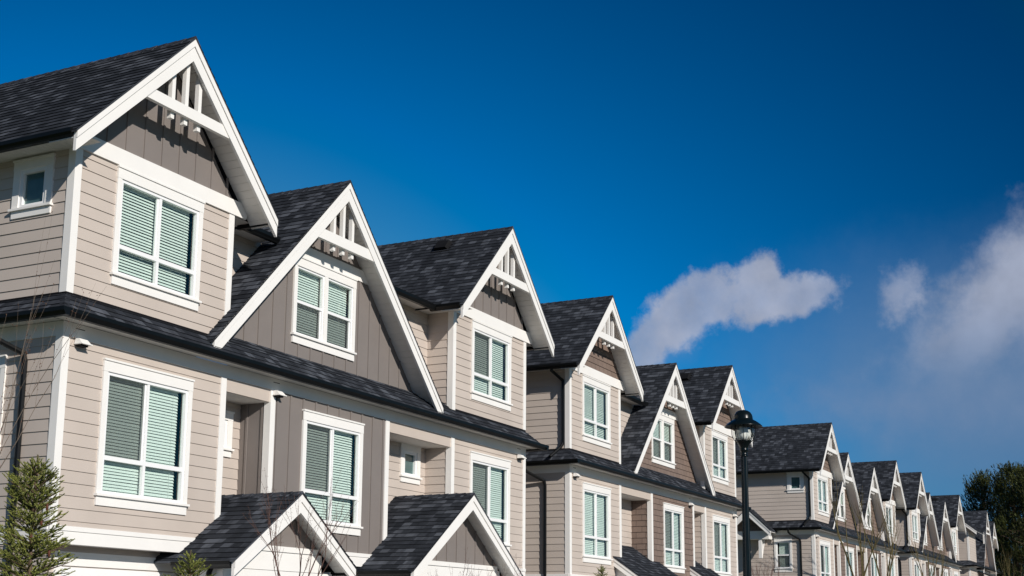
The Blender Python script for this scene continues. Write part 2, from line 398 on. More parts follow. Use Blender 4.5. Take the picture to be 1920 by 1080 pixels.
def window(par, P, u0, u1, z0, z1, kind='slider', cover='blind', screen=True, rnd=random.Random(1), small=False):
    """outer trim rectangle u0..u1, z0..z1 (sill apron included). returns the wall hole"""
    t = .09; hd = .19; ap = .135
    if small: t, hd, ap = .13, .16, .11
    a0, a1, b0, b1 = u0 + t, u1 - t, z0 + ap + .035, z1 - hd
    mb = MB()
    mb.pbox(P, u0, u0 + t, 0, .036, z0 + ap + .035, z1 - hd); mb.pbox(P, u1 - t, u1, 0, .036, z0 + ap + .035, z1 - hd)
    mb.pbox(P, u0 - .004, u1 + .004, 0, .040, z1 - hd, z1 - .03); mb.pbox(P, u0 - .012, u1 + .012, 0, .058, z1 - .03, z1)
    mb.pbox(P, u0 + .006, u1 - .006, 0, .036, z0, z0 + ap)
    if kind == 'double': c = (a0 + a1) / 2; mb.pbox(P, c - .055, c + .055, 0, .037, b0, b1)
    w = mb.build('window', M['white'], par)
    mb = MB(); mb.pbox(P, u0 - .025, u1 + .025, 0, .075, z0 + ap + .001, z0 + ap + .036); mb.build('sill', M['white'], w)
    # sashes
    fr = MB(); gl = MB(); sc = MB(); mids = []
    def ring(x0, x1, y0, y1, wd, o0, o1):
        fr.pbox(P, x0, x0 + wd, o0, o1, y0, y1); fr.pbox(P, x1 - wd, x1, o0, o1, y0, y1)
        fr.pbox(P, x0 + wd, x1 - wd, o0, o1, y0, y0 + wd); fr.pbox(P, x0 + wd, x1 - wd, o0, o1, y1 - wd, y1)
    def pane(x0, x1, y0, y1, o):
        q = [P(x0, o, y0), P(x1, o, y0), P(x1, o, y1), P(x0, o, y1)]; v = [Vector(k) for k in q]
        if (v[1] - v[0]).cross(v[2] - v[1]).dot(Vector(P(0, 1, 0)) - Vector(P(0, 0, 0))) < 0: q = q[::-1]
        gl.face(q)
    def scr(x0, x1, y0, y1, o): sc.face([P(x0, o, y0), P(x1, o, y0), P(x1, o, y1), P(x0, o, y1)])
    if kind == 'slider':
        ring(a0, a1, b0, b1, .048, -.05, .018)
        i0, i1, j0, j1 = a0 + .048, a1 - .048, b0 + .048, b1 - .048
        c = (i0 + i1) / 2; zt = j0 + (j1 - j0) * .285
        fr.pbox(P, i0, i1, -.045, .012, zt - .033, zt + .033)
        fr.pbox(P, c - .028, c + .028, -.045, .010, j0, zt - .033); fr.pbox(P, c - .026, c + .026, -.045, .010, zt + .033, j1)
        fr.pbox(P, c - .062, c - .028, -.045, -.012, zt + .033, j1)      # meeting stile of the sliding sash
        for (x0, x1, y0, y1) in ((i0, c - .062, zt + .033, j1), (c + .026, i1, zt + .033, j1), (i0, c - .028, j0, zt - .033), (c + .028, i1, j0, zt - .033)): pane(x0, x1, y0, y1, -.028)
        if screen: scr(i0, c - .062, zt + .033, j1, -.012)
    elif kind == 'double':
        c = (a0 + a1) / 2
        for x0, x1 in ((a0, c - .055), (c + .055, a1)):
            ring(x0, x1, b0, b1, .04, -.05, .016); zm = (b0 + b1) / 2 - .02
            fr.pbox(P, x0 + .04, x1 - .04, -.045, .008, zm - .026, zm + .026)
            fr.pbox(P, x1 - .075, x1 - .04, -.045, -.014, b0 + .04, zm - .026)
            pane(x0 + .04, x1 - .04, zm + .026, b1 - .04, -.028); pane(x0 + .04, x1 - .075, b0 + .04, zm - .026, -.034)
            if screen: scr(x0 + .04, x1 - .075, b0 + .04, zm - .026, -.016)
    elif kind == 'hung':
        ring(a0, a1, b0, b1, .045, -.05, .016); zm = (b0 + b1) / 2
        fr.pbox(P, a0 + .045, a1 - .045, -.045, .008, zm - .028, zm + .028)
        pane(a0 + .045, a1 - .045, zm + .028, b1 - .045, -.028); pane(a0 + .045, a1 - .045, b0 + .045, zm - .028, -.03)
        if screen: scr(a0 + .045, a1 - .045, b0 + .045, zm - .028, -.016)
    else:
        ring(a0, a1, b0, b1, .06, -.05, .016); pane(a0 + .06, a1 - .06, b0 + .06, b1 - .06, -.028)
    fr.build('window_frame', M['vinyl'], w); gl.build('pane', M['glass'], w)
    if sc.f: sc.build('insect_screen', M['screen'], w)
    # added dark liner box, open to the glass; room's shade put into its colour
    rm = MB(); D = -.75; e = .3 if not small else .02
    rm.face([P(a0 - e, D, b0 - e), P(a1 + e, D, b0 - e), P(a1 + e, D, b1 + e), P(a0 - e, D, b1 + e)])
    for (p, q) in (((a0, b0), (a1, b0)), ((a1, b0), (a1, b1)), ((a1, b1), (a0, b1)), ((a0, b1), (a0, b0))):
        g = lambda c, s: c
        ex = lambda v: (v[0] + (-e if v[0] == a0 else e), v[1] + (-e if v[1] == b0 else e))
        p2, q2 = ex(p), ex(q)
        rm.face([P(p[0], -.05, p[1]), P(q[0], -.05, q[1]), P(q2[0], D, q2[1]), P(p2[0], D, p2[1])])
    rm.build('dark_room_liner', M['room'], w)
    if cover == 'blind':
        bl = MB(); spans = [(a0 + .02, a1 - .10)] if kind != 'double' else [(a0 + .02, (a0 + a1) / 2 - .08), ((a0 + a1) / 2 + .07, a1 - .06)]
        for x0, x1 in spans:
            z = b1 - .05; k = 0; tl = rnd.uniform(-.0035, .0012)
            bl.pbox(P, x0, x1, -.125, -.075, z, z + .045)
            while z > b0 + .06:
                j = rnd.uniform(-.0035, .0035); zz = z - .024
                dz = .0238 + tl + rnd.uniform(-.0015, .0015)
                q = (x1 - x0) / 2 + x0
                bl.face([P(x0, -.088, zz - dz), P(q, -.088, zz - dz + j), P(q, -.112, zz + dz + j), P(x0, -.112, zz + dz)])
                bl.face([P(q, -.088, zz - dz + j), P(x1, -.088, zz - dz), P(x1, -.112, zz + dz), P(q, -.112, zz + dz + j)])
                z -= .048; k += 1
            for q in (x0 + .12, x1 - .12): bl.pbox(P, q - .002, q + .002, -.086, -.084, b0 + .06, b1 - .05)
            bl.pbox(P, x0, x1, -.115, -.088, b0 + .02, b0 + .045)
        bl.build('blind', M['blind'], w)
    elif cover == 'frosted':
        bl = MB(); bl.face([P(a0 + .03, -.045, b0 + .03), P(a1 - .03, -.045, b0 + .03), P(a1 - .03, -.045, b1 - .03), P(a0 + .03, -.045, b1 - .03)]); bl.build('frosted_film', M['frost'], w)
    elif cover == 'curtain':
        bl = MB()
        for x0, x1 in ((a0 + .02, a0 + (a1 - a0) * .38), (a1 - (a1 - a0) * .42, a1 - .02)):
            nn = 26; prev = None
            for k in range(nn + 1):
                x = x0 + (x1 - x0) * k / nn; o = -.11 + .028 * math.sin(k * 1.45)
                if prev: bl.face([P(prev[0], prev[1], b0 + .03), P(x, o, b0 + .03), P(x, o, b1 - .03), P(prev[0], prev[1], b1 - .03)])
                prev = (x, o)
        bl.build('curtain', M['curtain'], w)
    return (a0, a1, b0, b1)

def gutter(par, pts, side):
    """pts: two ends of the top back edge line; side = outward horizontal unit vector; K-profile"""
    a, b = Vector(pts[0]), Vector(pts[1]); o = Vector(side); mb = MB()
    prof = [(0, 0), (0, -.115), (.075, -.115), (.085, -.09), (.115, -.055), (.12, 0), (.108, 0), (.10, -.05), (.07, -.08), (.012, -.10), (.012, 0)]
    fa = lambda u, z: tuple(a + o * u + Vector((0, 0, z))); fb = lambda u, z: tuple(b + o * u + Vector((0, 0, z)))
    A = [fa(*p) for p in prof]; B = [fb(*p) for p in prof]
    for i in range(len(prof)):
        j = (i + 1) % len(prof); mb.face([A[i], A[j], B[j], B[i]])
    for q in (A, B): mb.face([q[0], q[1], q[2], q[3], q[4], q[5]])
    return mb.build('gutter', M['black'], par)
def planks(par, P2, u0, u1, v0, v1, name='soffit', w=.10, mat='soffit'):
    """soffit boards running along v; P2(u, o, v) with o = downwards"""
    mb = MB(); n = max(1, round((u1 - u0) / w)); st = (u1 - u0) / n
    for k in range(n):
        a = u0 + k * st; b = a + st - .007
        mb.face([P2(a, .006, v0), P2(b, .006, v0), P2(b, .006, v1), P2(a, .006, v1)])
        mb.face([P2(b, .006, v0), P2(b, -.006, v0), P2(b, -.006, v1), P2(b, .006, v1)])
        mb.face([P2(b, -.006, v0), P2(a + st, -.006, v0), P2(a + st, -.006, v1), P2(b, -.006, v1)])
        mb.face([P2(a + st, -.006, v0), P2(a + st, .006, v0), P2(a + st, .006, v1), P2(a + st, -.006, v1)])
    return mb.build(name, M[mat], par)
def downspout(par, pts, r=.043):
    mb = MB()
    for a, b in zip(pts[:-1], pts[1:]):
        a = Vector(a); b = Vector(b); mb.tube(a, b, r, r, 8, True)
    for p in pts[1:-1]:
        p = Vector(p); mb.lathe([(0, -r), (r * .75, -r * .7), (r * 1.05, 0), (r * .75, r * .7), (0, r)], p, 8)
    return mb.build('downspout', M['black'], par)

MS = .76          # slope of the skirt roof
def gable(par, cx, yf, yb, za, hl, hr, m=1.01, truss=True, wall_y=0.0, d_top=.37, d_end=.30, ys=None, beam=(-1.33, -1.15), post=.31, fwd=1):
    """gabled roof whose ridge runs back from the street front (along y)"""
    r = MB(); e = .03; t = .035
    r.roof([(cx - hl - e, yf - .03, za + t - m * (hl + e)), (cx, yf - .03, za + t), (cx, yb, za + t), (cx - hl - e, yb, za + t - m * (hl + e))])
    r.roof([(cx, yf - .03, za + t), (cx + hr + e, yf - .03, za + t - m * (hr + e)), (cx + hr + e, yb, za + t - m * (hr + e)), (cx, yb, za + t)])
    # ridge caps
    y = yf - .03
    while y < yb - .2:
        for s in (-1, 1):
            r.face([(cx, y, za + t + .022), (cx + s * .13, y, za + t - .13 * m + .018), (cx + s * .13, y + .22, za + t - .13 * m + .006), (cx, y + .22, za + t + .010)], [(y * 2.3 + 70, 60 + s), (y * 2.3 + 70, 60.1 + s), (y * 2.3 + 70.2, 60.1 + s), (y * 2.3 + 70.2, 60 + s)])
            r.face([(cx, y, za + t + .022), (cx + s * .13, y, za + t - .13 * m + .018), (cx + s * .13, y, za + t - .13 * m), (cx, y, za + t)])
        y += .2
    ro = r.build('gable_roof', M['shingle'], par)
    for s, h in ((-1, hl), (1, hr)):
        mb = MB()
        poly = [(0, -.006), (h - .001, -m * h - .006), (h - .001, -m * h - d_end + .006), (0, -d_top + .006)]
        g = lambda yy: (lambda u, z: (cx + s * u, yy, za + z))
        mb.prism(poly, g(yf + .012), g(yf + .045))
        mb.prism([(0, -.135), (h, -m * h - .118), (h, -m * h - d_end), (0, -d_top)], g(yf - .008), g(yf + .0118))
        mb.prism([(0, 0), (h, -m * h), (h, -m * h - .108), (0, -.122)], g(yf - .024), g(yf + .0118))
        mb.build('bargeboard', M['white'], ro)
        # sloping soffit between bargeboard and wall
        P2 = lambda u, o, v, s=s: (cx + s * u, v, za - .10 - m * u - o)
        planks(ro, P2, .0, h - .01, yf + .045, wall_y, 'rake_soffit')
    if truss:
        mb = MB(); zb, zt = beam; ub = (-zb - d_top + .10) / m; ut = (-zt - d_top + .10) / m
        mb.prism([(-ub, zb), (ub, zb), (ut, zt), (-ut, zt)], lambda u, z: (cx + u, yf + .012, za + z), lambda u, z: (cx + u, yf + .085, za + z))
        mb.build('truss_beam', M['white'], ro)
        for k in (-1, 0, 1):
            mb = MB(); x = cx + k * post
            mb.box(x - .038, x + .038, yf + .087, yf + .165, za + zb - .10, za - .13 - m * (abs(k) * post + .042)); mb.build('truss_post', M['white'], ro)
    return ro

def skirt_z(y): return 6.25 + MS * y

def townhouse(name, label, x0, y0, dz, Wd, bays, dorms, panels, recs, lowin, upwin, dwin, style, porch, rnd, side_wins=(), upipe=None, lpipe=None, vents=(), hoods=(), cut=None, depth=9.0, covers=None, side_gable=False, full_side=True, small_rec=()):
    b = thing(name, (x0, y0, dz), label, 'townhouse block')
    OV = .42; z2 = 2.95; zf = 5.64; zs = 5.85; zu = 6.25; ze = 8.46
    cov = lambda: rnd.choice(covers or ['blind'])
    # ---------- second storey walls
    for i, (a, c) in enumerate(bays):
        hs = []
        for w in lowin:
            if a < w[0] < c: hs.append(window(b, F(0), *w[:4], 'slider', cov(), rnd.random() < .75, rnd))
        lapwall(b, F(0), a, c, z2, zf, hs)
        hs = []
        for w in upwin:
            if a < w[0] < c: hs.append(window(b, F(0), *w[:4], 'slider', cov(), rnd.random() < .6, rnd))
        lapwall(b, F(0), a, c, zu - .02, ze + .05, hs)
    for (a, c) in panels:
        hs = [window(b, F(0), *w[:4], 'slider', cov(), True, rnd) for w in lowin if a < w[0] < c]
        panelwall(b, F(0), a, c, z2, zf, hs, style)
    for i, (a, c, ls, rs) in enumerate(recs):      # recess: back wall, two cheeks (ls/rs material), lintel, ceiling
        hs = [window(b, F(.65), *w, 'fixed', 'frosted', False, rnd, True) for w in small_rec if a < w[0] < c]
        lapwall(b, F(.65), a, c, 2.3, 5.42, hs)
        for P, st, q in ((Rr(a), ls, 'l'), (L(c), rs, 'r')):
            if st == 'beige': lapwall(b, P, .0, .65, 2.3, 5.42)
            else: panelwall(b, P, .0, .65, 2.3, 5.42, (), style)
        mb = MB(); mb.box(a, c, .0, .05, 5.42, zf - .001); mb.build('lintel', M['beige_flat'], b)
        planks(b, lambda u, o, v: (u, v, 5.425 - o), a, c, .05, .65)
    # frieze
    mb = MB(); mb.box(-.026, Wd + .026, -.026, -.0, zf, zs); mb.build('frieze_board', M['white'], b)
    mb = MB(); mb.box(-.026, .0, .0, depth, zf, zs); mb.build('frieze_board', M['white'], b)
    mb = MB(); mb.box(Wd, Wd + .026, .0, depth, zf, zs); mb.build('frieze_board', M['white'], b)
    # corner boards
    def corner(x, z0, z1, left, outer=True):
        mb = MB(); s = -1 if left else 1
        xa, xb = (x - .022, x + .115) if left else (x - .115, x + .022)
        mb.box(xa, xb, -.024, .0, z0, z1)
        if outer: mb.box(*(sorted((x, x + s * .022))), .0, .115, z0, z1)
        mb.build('corner_board', M['white'], b)
    edges = sorted({0.0, Wd} | {r[0] for r in recs} | {r[1] for r in recs})
    corner(0, z2, zf, True); corner(Wd, z2, zf, False)
    for a, c, *_ in recs:
        corner(a, z2 - .6, zf - .001, False, False)
        corner(c, z2 - .6, zf - .001, True, True)
    # belly band
    segs = list(bays) + list(panels)
    for (a, c) in segs:
        e0 = .026 if a == 0 else 0; e1 = .026 if c == Wd else 0
        mb = MB(); mb.box(a - e0, c + e1, -.026, 0, 2.70, 2.88); mb.box(a - e0, c + e1, -.040, 0, 2.882, z2); mb.build('belly_band', M['white'], b)
        mb = MB(); mb.box(a + .001, c - .001, .0, .36, 2.71, 2.74); mb.build('garage_soffit', M['soffit'], b)
        lapwall(b, F(.36), a, c, 0, 2.71)
        g0, g1 = (a + c) / 2 - 1.2, (a + c) / 2 + 1.2
        mb = MB(); mb.box(g0 - .14, g0, .325, .36, 0, 2.42); mb.box(g1, g1 + .14, .325, .36, 0, 2.42); mb.box(g0 - .14, g1 + .14, .325, .36, 2.42, 2.62); gd = mb.build('garage_door', M['white'], b)
        mb = MB()
        for k in range(4): mb.box(g0, g1, .335, .35, .01 + k * .6, .6 + k * .6)
        mb.build('door_panel', M['vinyl'], gd)
    for (a, c, *_) in recs:
        mb = MB(); cc = (a + c) / 2; mb.box(cc - .46, cc + .46, .60, .65, .05, 2.15); d = mb.build('entry_door', M['door'], b)
        mb = MB(); mb.lathe([(0, -.03), (.03, 0), (0, .03)], (cc + .38, .57, 1.0), 10); mb.build('handle', M['black'], d)
        lapwall(b, F(.66), a, c, 0, 2.3)
        for P in (Rr(a), L(c)): lapwall(b, P, .0, .65, 0, 2.3)
    # ---------- side and back walls
    sh_lo = []; sh_up = []
    for (u0, u1, w0, w1, k) in side_wins:
        h = window(b, L(0), u0, u1, w0, w1, k, 'blind' if k == 'hung' else 'frosted', k == 'hung', rnd, k == 'fixed')
        (sh_up if w0 > 6 else sh_lo).append(h)
    lapwall(b, L(0), 0, depth, z2, zf, sh_lo); lapwall(b, L(0), 0, depth, zu - .02, ze + .05, sh_up)
    lapwall(b, L(0), 0, depth, 0, 2.70)
    mb = MB(); mb.box(-.026, 0, .0, depth, 2.70, 2.88); mb.box(-.040, 0, .0, depth, 2.882, z2); mb.build('belly_band', M['white'], b)
    lapwall(b, Rr(Wd), 0, depth, 0, zf); lapwall(b, Rr(Wd), 0, depth, zu - .02, ze + .05)
    lapwall(b, Bk(depth), 0, Wd, 0, ze + .05)
    # ---------- skirt roof
    zed = 5.935; r = MB(); e = .33
    r.roof([(-e, -e, zed), (Wd + e, -e, zed), (Wd, 0, zu), (0, 0, zu)])
    r.roof([(-e, depth, zed), (-e, -e, zed), (0, 0, zu), (0, depth, zu)])
    r.roof([(Wd + e, -e, zed), (Wd + e, depth, zed), (Wd, depth, zu), (Wd, 0, zu)])
    ia, ib = bays[0][1], bays[-1][0]
    r.roof([(ia, 0.0005, zu), (ib, 0.0005, zu), (ib, .66, skirt_z(.66)), (ia, .66, skirt_z(.66))])
    for s, xx in ((-1, -e), (1, Wd + e)):        # hip caps
        xw = 0 if s < 0 else Wd; n = 4
        for k in range(n):
            t0, t1 = k / n, (k + 1.15) / n
            p = lambda t: Vector((xx + (xw - xx) * t, -e + e * t, zed + (zu - zed) * t))
            q = Vector((0, 0, .016)); A, B_ = p(t0), p(min(t1, 1)); d1 = Vector((s * -.10, -.0, .0)); d2 = Vector((0, .10, 0))
            r.face([A + q, B_ + q * .4, B_ + d1 * -0 + Vector((0, 0, .006)) + Vector((-s * .1, 0, 0)), A + Vector((-s * .1, 0, .012))])
            r.face([A + q, B_ + q * .4, B_ + d2 + Vector((0, 0, .006)), A + d2 + Vector((0, 0, .012))])
    r.build('skirt_roof', M['shingle'], b)
    # flashing where the walls meet the skirt
    for (a, c) in bays: mb = MB(); mb.box(a - .02, c + .02, -.02, 0, zu - .02, zu + .035); mb.build('flashing', M['flash'], b)
    mb = MB(); mb.box(-.02, 0, .0005, depth, zu - .02, zu + .035); mb.build('flashing', M['flash'], b)
    gz = zed - .005
    gutter(b, ((-e - .0, -e, gz), (Wd + e, -e, gz)), (0, -1, 0))
    gutter(b, ((-e, -e - .118, gz), (-e, depth, gz)), (-1, 0, 0)); gutter(b, ((Wd + e, -e - .118, gz), (Wd + e, depth, gz)), (1, 0, 0))
    planks(b, lambda u, o, v: (u, v, zs + .012 - o), -e, Wd + e, -e, -.02)
    planks(b, lambda u, o, v: (v, u, zs + .0125 - o), .0, depth, -e, -.02)
    planks(b, lambda u, o, v: (v, u, zs + .0125 - o), .0, depth, Wd + .02, Wd + e)
    # ---------- third storey: gabled bays
    for i, (a, c) in enumerate(bays):
        cx = (a + c) / 2; za = 10.80; h = (c - a) / 2 + .53; fc = ze + .05
        lim = lambda z: (max(a, cx - (za - .10 - z) / 1.01), min(c, cx + (za - .10 - z) / 1.01))
        panelwall(b, F(0), a, c, 8.70, za - .12, (), style, lim)
        g = gable(b, cx, -.53, depth + .4, za, h, h)
        # belt across the foot of the gable; on the right it runs on under the rake
        lm = cx - (za - .10 - 8.72) / 1.01
        mb = MB(); mb.prism([(a - .026, ze), (c + .30, ze), (cx + (za - .11 - 8.54) / 1.01, 8.54), (cx + (za - .11 - 8.72) / 1.01, 8.72), (a - .026, 8.72)],
                            lambda u, z: (u, -.045, z), lambda u, z: (u, -.0, z)); mb.build('belt_board', M['white'], b)
        # inner and outer cheek walls
        lz = lambda s: None
        if i > 0:
            lapwall(b, L(a), 0, .66, zu - .02, ze + .05)
            mb = MB(); mb.box(a - .022, a + .115, -.024, 0, zu, ze + .01); mb.box(a - .022, a, 0, .115, zu, ze + .01); mb.build('corner_board', M['white'], b)
        else:
            corner(0, zu + .03, ze + .01, True)
        if i < len(bays) - 1:
            lapwall(b, Rr(c), 0, .66, zu - .02, ze + .05)
            mb = MB(); mb.box(c - .115, c + .022, -.024, 0, zu, ze + .01); mb.box(c, c + .022, 0, .115, zu, ze + .01); mb.build('corner_board', M['white'], b)
        else:
            corner(Wd, zu + .03, ze + .01, False)
        # side eaves
        for s in (-1, 1):
            out = (s < 0 and i == 0) or (s > 0 and i == len(bays) - 1)
            xe = cx + s * h; yb = depth + .3 if out else .28
            gutter(b, ((xe - s * .06, -.47, 8.49), (xe - s * .06, yb, 8.49)), (s, 0, 0))
            xa, xb = sorted((xe - s * .03, (a if s < 0 else c)))
            planks(b, lambda u, o, v: (v, u, ze - o), -.485 if s < 0 else .0, yb if out else .66, xa, xb)
            mb = MB(); mb.box(*(sorted((xe - s * .05, xe - s * .03))), .02, yb, ze - .02, ze + .07); mb.build('fascia', M['black'], b)
    # recessed wall between the bays and its roof
    a, c = bays[0][1], bays[-1][0]
    lapwall(b, F(.65), a, c, skirt_z(.65) - .05, ze + .02)
    ya, yr, zr = .20, 4.5, 8.55 + .49 * 4.3
    ca, cc = (bays[0][0] + bays[0][1]) / 2, (bays[-1][0] + bays[-1][1]) / 2
    gaps = [(cx - min(hl, 1.66), cx + min(hr, 1.66)) for cx, hl, hr in dorms]; runs = []; u0 = ca
    for g0, g1 in gaps: runs.append((u0, g0)); u0 = g1
    runs.append((u0, cc)); runs = [q for q in runs if q[1] - q[0] > .15]
    yd = 1.4; zd = 8.53 + (zr - 8.53) * (yd - ya) / (yr - ya)
    r = MB(); r.roof([(ca, yd, zd), (cc, yd, zd), (cc, yr, zr), (ca, yr, zr)])
    for u0, u1 in runs: r.roof([(u0, ya, 8.53), (u1, ya, 8.53), (u1, yd - .0005, zd), (u0, yd - .0005, zd)])
    r.roof([(ca, yr, zr), (cc, yr, zr), (cc, depth + .4, zr - .49 * (depth + .4 - yr)), (ca, depth + .4, zr - .49 * (depth + .4 - yr))])
    r.build('main_roof', M['shingle'], b)
    for u0, u1 in runs:
        gutter(b, ((max(a + .5, u0), ya + .02, 8.49), (min(c - .5, u1), ya + .02, 8.49)), (0, -1, 0))
        planks(b, lambda u, o, v: (u, v, ze - .001 - o), max(a + .02, u0), min(c - .02, u1), ya + .0, .65)
    # ---------- dormers
    for k, (cx, hl, hr) in enumerate(dorms):
        za = 9.99; m = 1.03; wy = .27; zb = skirt_z(wy) - .03
        lim = lambda z: (cx - min(hl, (za - .10 - z) / m), cx + min(hr, (za - .10 - z) / m))
        w = dwin[k]; hs = [window(b, F(wy), *w, 'double', cov(), True, rnd)]
        panelwall(b, F(wy), cx - hl, cx + hr, zb, za - .12, hs, style, lim)
        gable(b, cx, -.22, 3.6, za, hl, hr, m, True, wy, beam=(-1.33, -1.13))
        zt = 8.36; mb = MB(); xx = lambda z: (za - .10 - z) / m
        mb.prism([(cx - xx(zt), zt), (cx + xx(zt), zt), (cx + xx(zt + .24), zt + .24), (cx - xx(zt + .24), zt + .24)], lambda u, z: (u, wy - .035, z), lambda u, z: (u, wy, z)); mb.build('collar_board', M['white'], b)
    # ---------- porch roofs
    for p in porch:
        if p[0] == 'gable':
            _, cx, h, za, m = p; yf = -1.22
            g = gable(b, cx, yf, .64, za, h, h, m, False, -.85, d_top=.30, d_end=.235)
            lim = lambda z: (cx - (za - .09 - z) / m, cx + (za - .09 - z) / m)
            zb = 2.86
            panelwall(b, F(-.85), cx - (za - .1 - zb) / m, cx + (za - .1 - zb) / m, zb, za - .12, (), style, lim)
            mb = MB(); q = (za - .1 - 2.74) / m
            qq = lambda z: min(h - .18, (za - .13 - z) / m); mb.box(cx - qq(2.86), cx + qq(2.86), -.885, -.85, 2.77, 2.86)
            mb.box(cx - qq(2.766), cx + qq(2.766), -.862, -.84, 2.47, 2.766); mb.box(cx - qq(2.462), cx + qq(2.462), -.868, -.84, 2.20, 2.462); mb.build('porch_beam', M['white'], b)
            for xs in (cx - h + .19, cx + h - .19): mb = MB(); mb.box(xs - .01, xs + .01, -.84, -.05, 2.2, 2.5); mb.build('porch_side', M['white'], b)
            mb = MB(); mb.box(cx - h + .2, cx + h - .2, -.84, .0, 2.19, 2.22); mb.build('porch_ceiling', M['soffit'], b)
            for s in (-1, 1):
                mb = MB(); x = cx + s * (h - .34); mb.box(x - .12, x + .12, -.85, -.61, 0.02, 2.19); mb.box(x - .15, x + .15, -.88, -.58, 0.0, .25); mb.build('porch_post', M['white'], b)
                gz = za - m * h + .0
                gutter(b, ((cx + s * (h - .07), yf + .06, gz), (cx + s * (h - .07), -.03, gz)), (s, 0, 0))
            downspout(b, [(cx + (h - .0) * -1 + .1, -.7, gz - .1), (cx - h + .1, -.66, gz - .2), (cx - h + .33, -.46, gz - .45), (cx - h + .33, -.46, .1)])
        else:
            _, a, c, m = p; z1 = 3.56; y1 = .64; yf = -1.25
            r = MB(); r.roof([(a, yf, z1 + m * (yf)), (c, yf, z1 + m * yf), (c, -.0, z1), (a, -.0, z1)])
            ra = [q for q in recs if q[0] < c and q[1] > a][0]
            r.roof([(ra[0], .0005, z1), (ra[1], .0005, z1), (ra[1], y1, z1 + m * y1), (ra[0], y1, z1 + m * y1)])
            po = r.build('porch_roof', M['shingle'], b)
            for x, s in ((a, 1), (c, -1)):
                mb = MB(); g0 = lambda xx: (lambda y, z: (xx, y, z1 + m * y + z))
                mb.prism([(yf, -.04), (-.002, -.04), (-.002, -.27), (yf, -.27)], g0(x + s * .03), g0(x + s * .07)); mb.prism([(yf, -.036), (-.002, -.036), (-.002, -.11), (yf, -.11)], g0(x + s * .01), g0(x + s * .0295)); mb.build('bargeboard', M['white'], po)
                mb = MB(); mb.prism([(yf + .3, -.27 + 0), (-.002, -.27), (-.002, -m * 1 - .5 - 0)], g0(x + s * .2), g0(x + s * .22)); mb.build('porch_side', M['white'], po)
            gutter(b, ((a + .02, yf, z1 + m * yf - .03), (c - .02, yf, z1 + m * yf - .03)), (0, -1, 0))
            for x in (a + .35, c - .35):
                mb = MB(); mb.box(x - .11, x + .11, -1.0, -.78, 0.02, 2.6); mb.build('porch_post', M['white'], b)
    # ---------- small fittings
    for x in hoods:
        mb = MB(); s = 1
        mb.hexa([(x - .10, -.17, 5.555), (x + .10, -.17, 5.555), (x + .10, -.026, 5.555), (x - .10, -.026, 5.555), (x - .08, -.10, 5.63), (x + .08, -.10, 5.63), (x + .08, -.026, 5.64), (x - .08, -.026, 5.64)])
        mb.hexa([(x - .105, -.18, 5.545), (x + .105, -.18, 5.545), (x + .105, -.03, 5.545), (x - .105, -.03, 5.545), (x - .105, -.18, 5.56), (x + .105, -.18, 5.56), (x + .105, -.03, 5.56), (x - .105, -.03, 5.56)])
        h = mb.build('vent_hood', M['white'], b)
        mb = MB(); mb.box(x - .09, x + .09, -.0275, -.026, 5.775, 5.787); mb.build('vent_slot', M['flash'], b)
        mb = MB(); mb.box(x - .07, x + .07, -.13, -.027, 5.52, 5.5448); mb.build('vent_throat', M['flash'], h)
    for cx, dx in vents:
        mb = MB(); z = 10.83 - 1.01 * dx; y = 1.1; x = cx - dx
        P = lambda u, v, w: (x + u * .7035 - w * .7107, y + v, z + u * .7107 + w * .7035)
        mb.hexa([P(-.17, -.19, 0), P(.17, -.19, 0), P(.17, .19, 0), P(-.17, .19, 0), P(-.19, -.15, .10), P(.10, -.15, .12), P(.10, .15, .12), P(-.19, .15, .10)])
        mb.hexa([P(-.25, -.25, .002), P(.25, -.25, .002), P(.25, .25, .002), P(-.25, .25, .002), P(-.25, -.25, .012), P(.25, -.25, .012), P(.25, .25, .012), P(-.25, .25, .012)])
        mb.build('roof_vent', M['flash'], b)
    if lpipe: downspout(b, [(-.51, lpipe + .10, 5.88), (-.51, lpipe + .10, 5.74), (-.42, lpipe + .06, 5.66), (-.075, lpipe - .30, 5.42), (-.06, lpipe - .32, 5.3), (-.06, lpipe - .32, .1)])
    if upipe: downspout(b, [(-.50, upipe + .16, 8.44), (-.48, upipe + .15, 8.34), (-.07, upipe, 8.12), (-.06, upipe, 8.0), (-.06, upipe, 6.42), (-.12, upipe + .05, 6.3), (-.46, upipe + .2, 6.02)])
    return b

# ------------------------------------------------------------------ the five blocks
SL = (.0, .0)
townhouse('townhouse_block', 'nearest beige townhouse block, with dark grey board-and-batten panels, filling the left of the photo',
    13.46, 0, 0, 14.87, [(0, 3.6), (11.27, 14.87)], [(6.74, 3.74, 3.74)], [(4.85, 8.70)],
    [(3.6, 4.85, 'beige', 'grey'), (8.70, 11.27, 'grey', 'beige')],
    [(.81, 2.78, 3.29, 5.46), (5.80, 7.76, 3.28, 5.44), (12.1, 14.06, 3.30, 5.44)],
    [(.84, 2.81, 6.60, 8.455), (12.11, 14.07, 6.62, 8.45)], [(5.73, 7.77, 6.70, 8.36)], 'grey',
    [('gable', 4.17, 1.64, 3.70, .70), ('gable', 10.05, 2.30, 4.22, .70)], random.Random(5),
    side_wins=[(.40, 1.20, 7.51, 8.42, 'fixed'), (1.06, 2.1, 3.95, 5.44, 'hung')], lpipe=.97,
    vents=[(13.07, .37)], hoods=(.30, 4.97, 14.52), small_rec=[(10.22, 11.02, 4.60, 5.44), (4.02, 4.62, 4.45, 5.25)][:2])
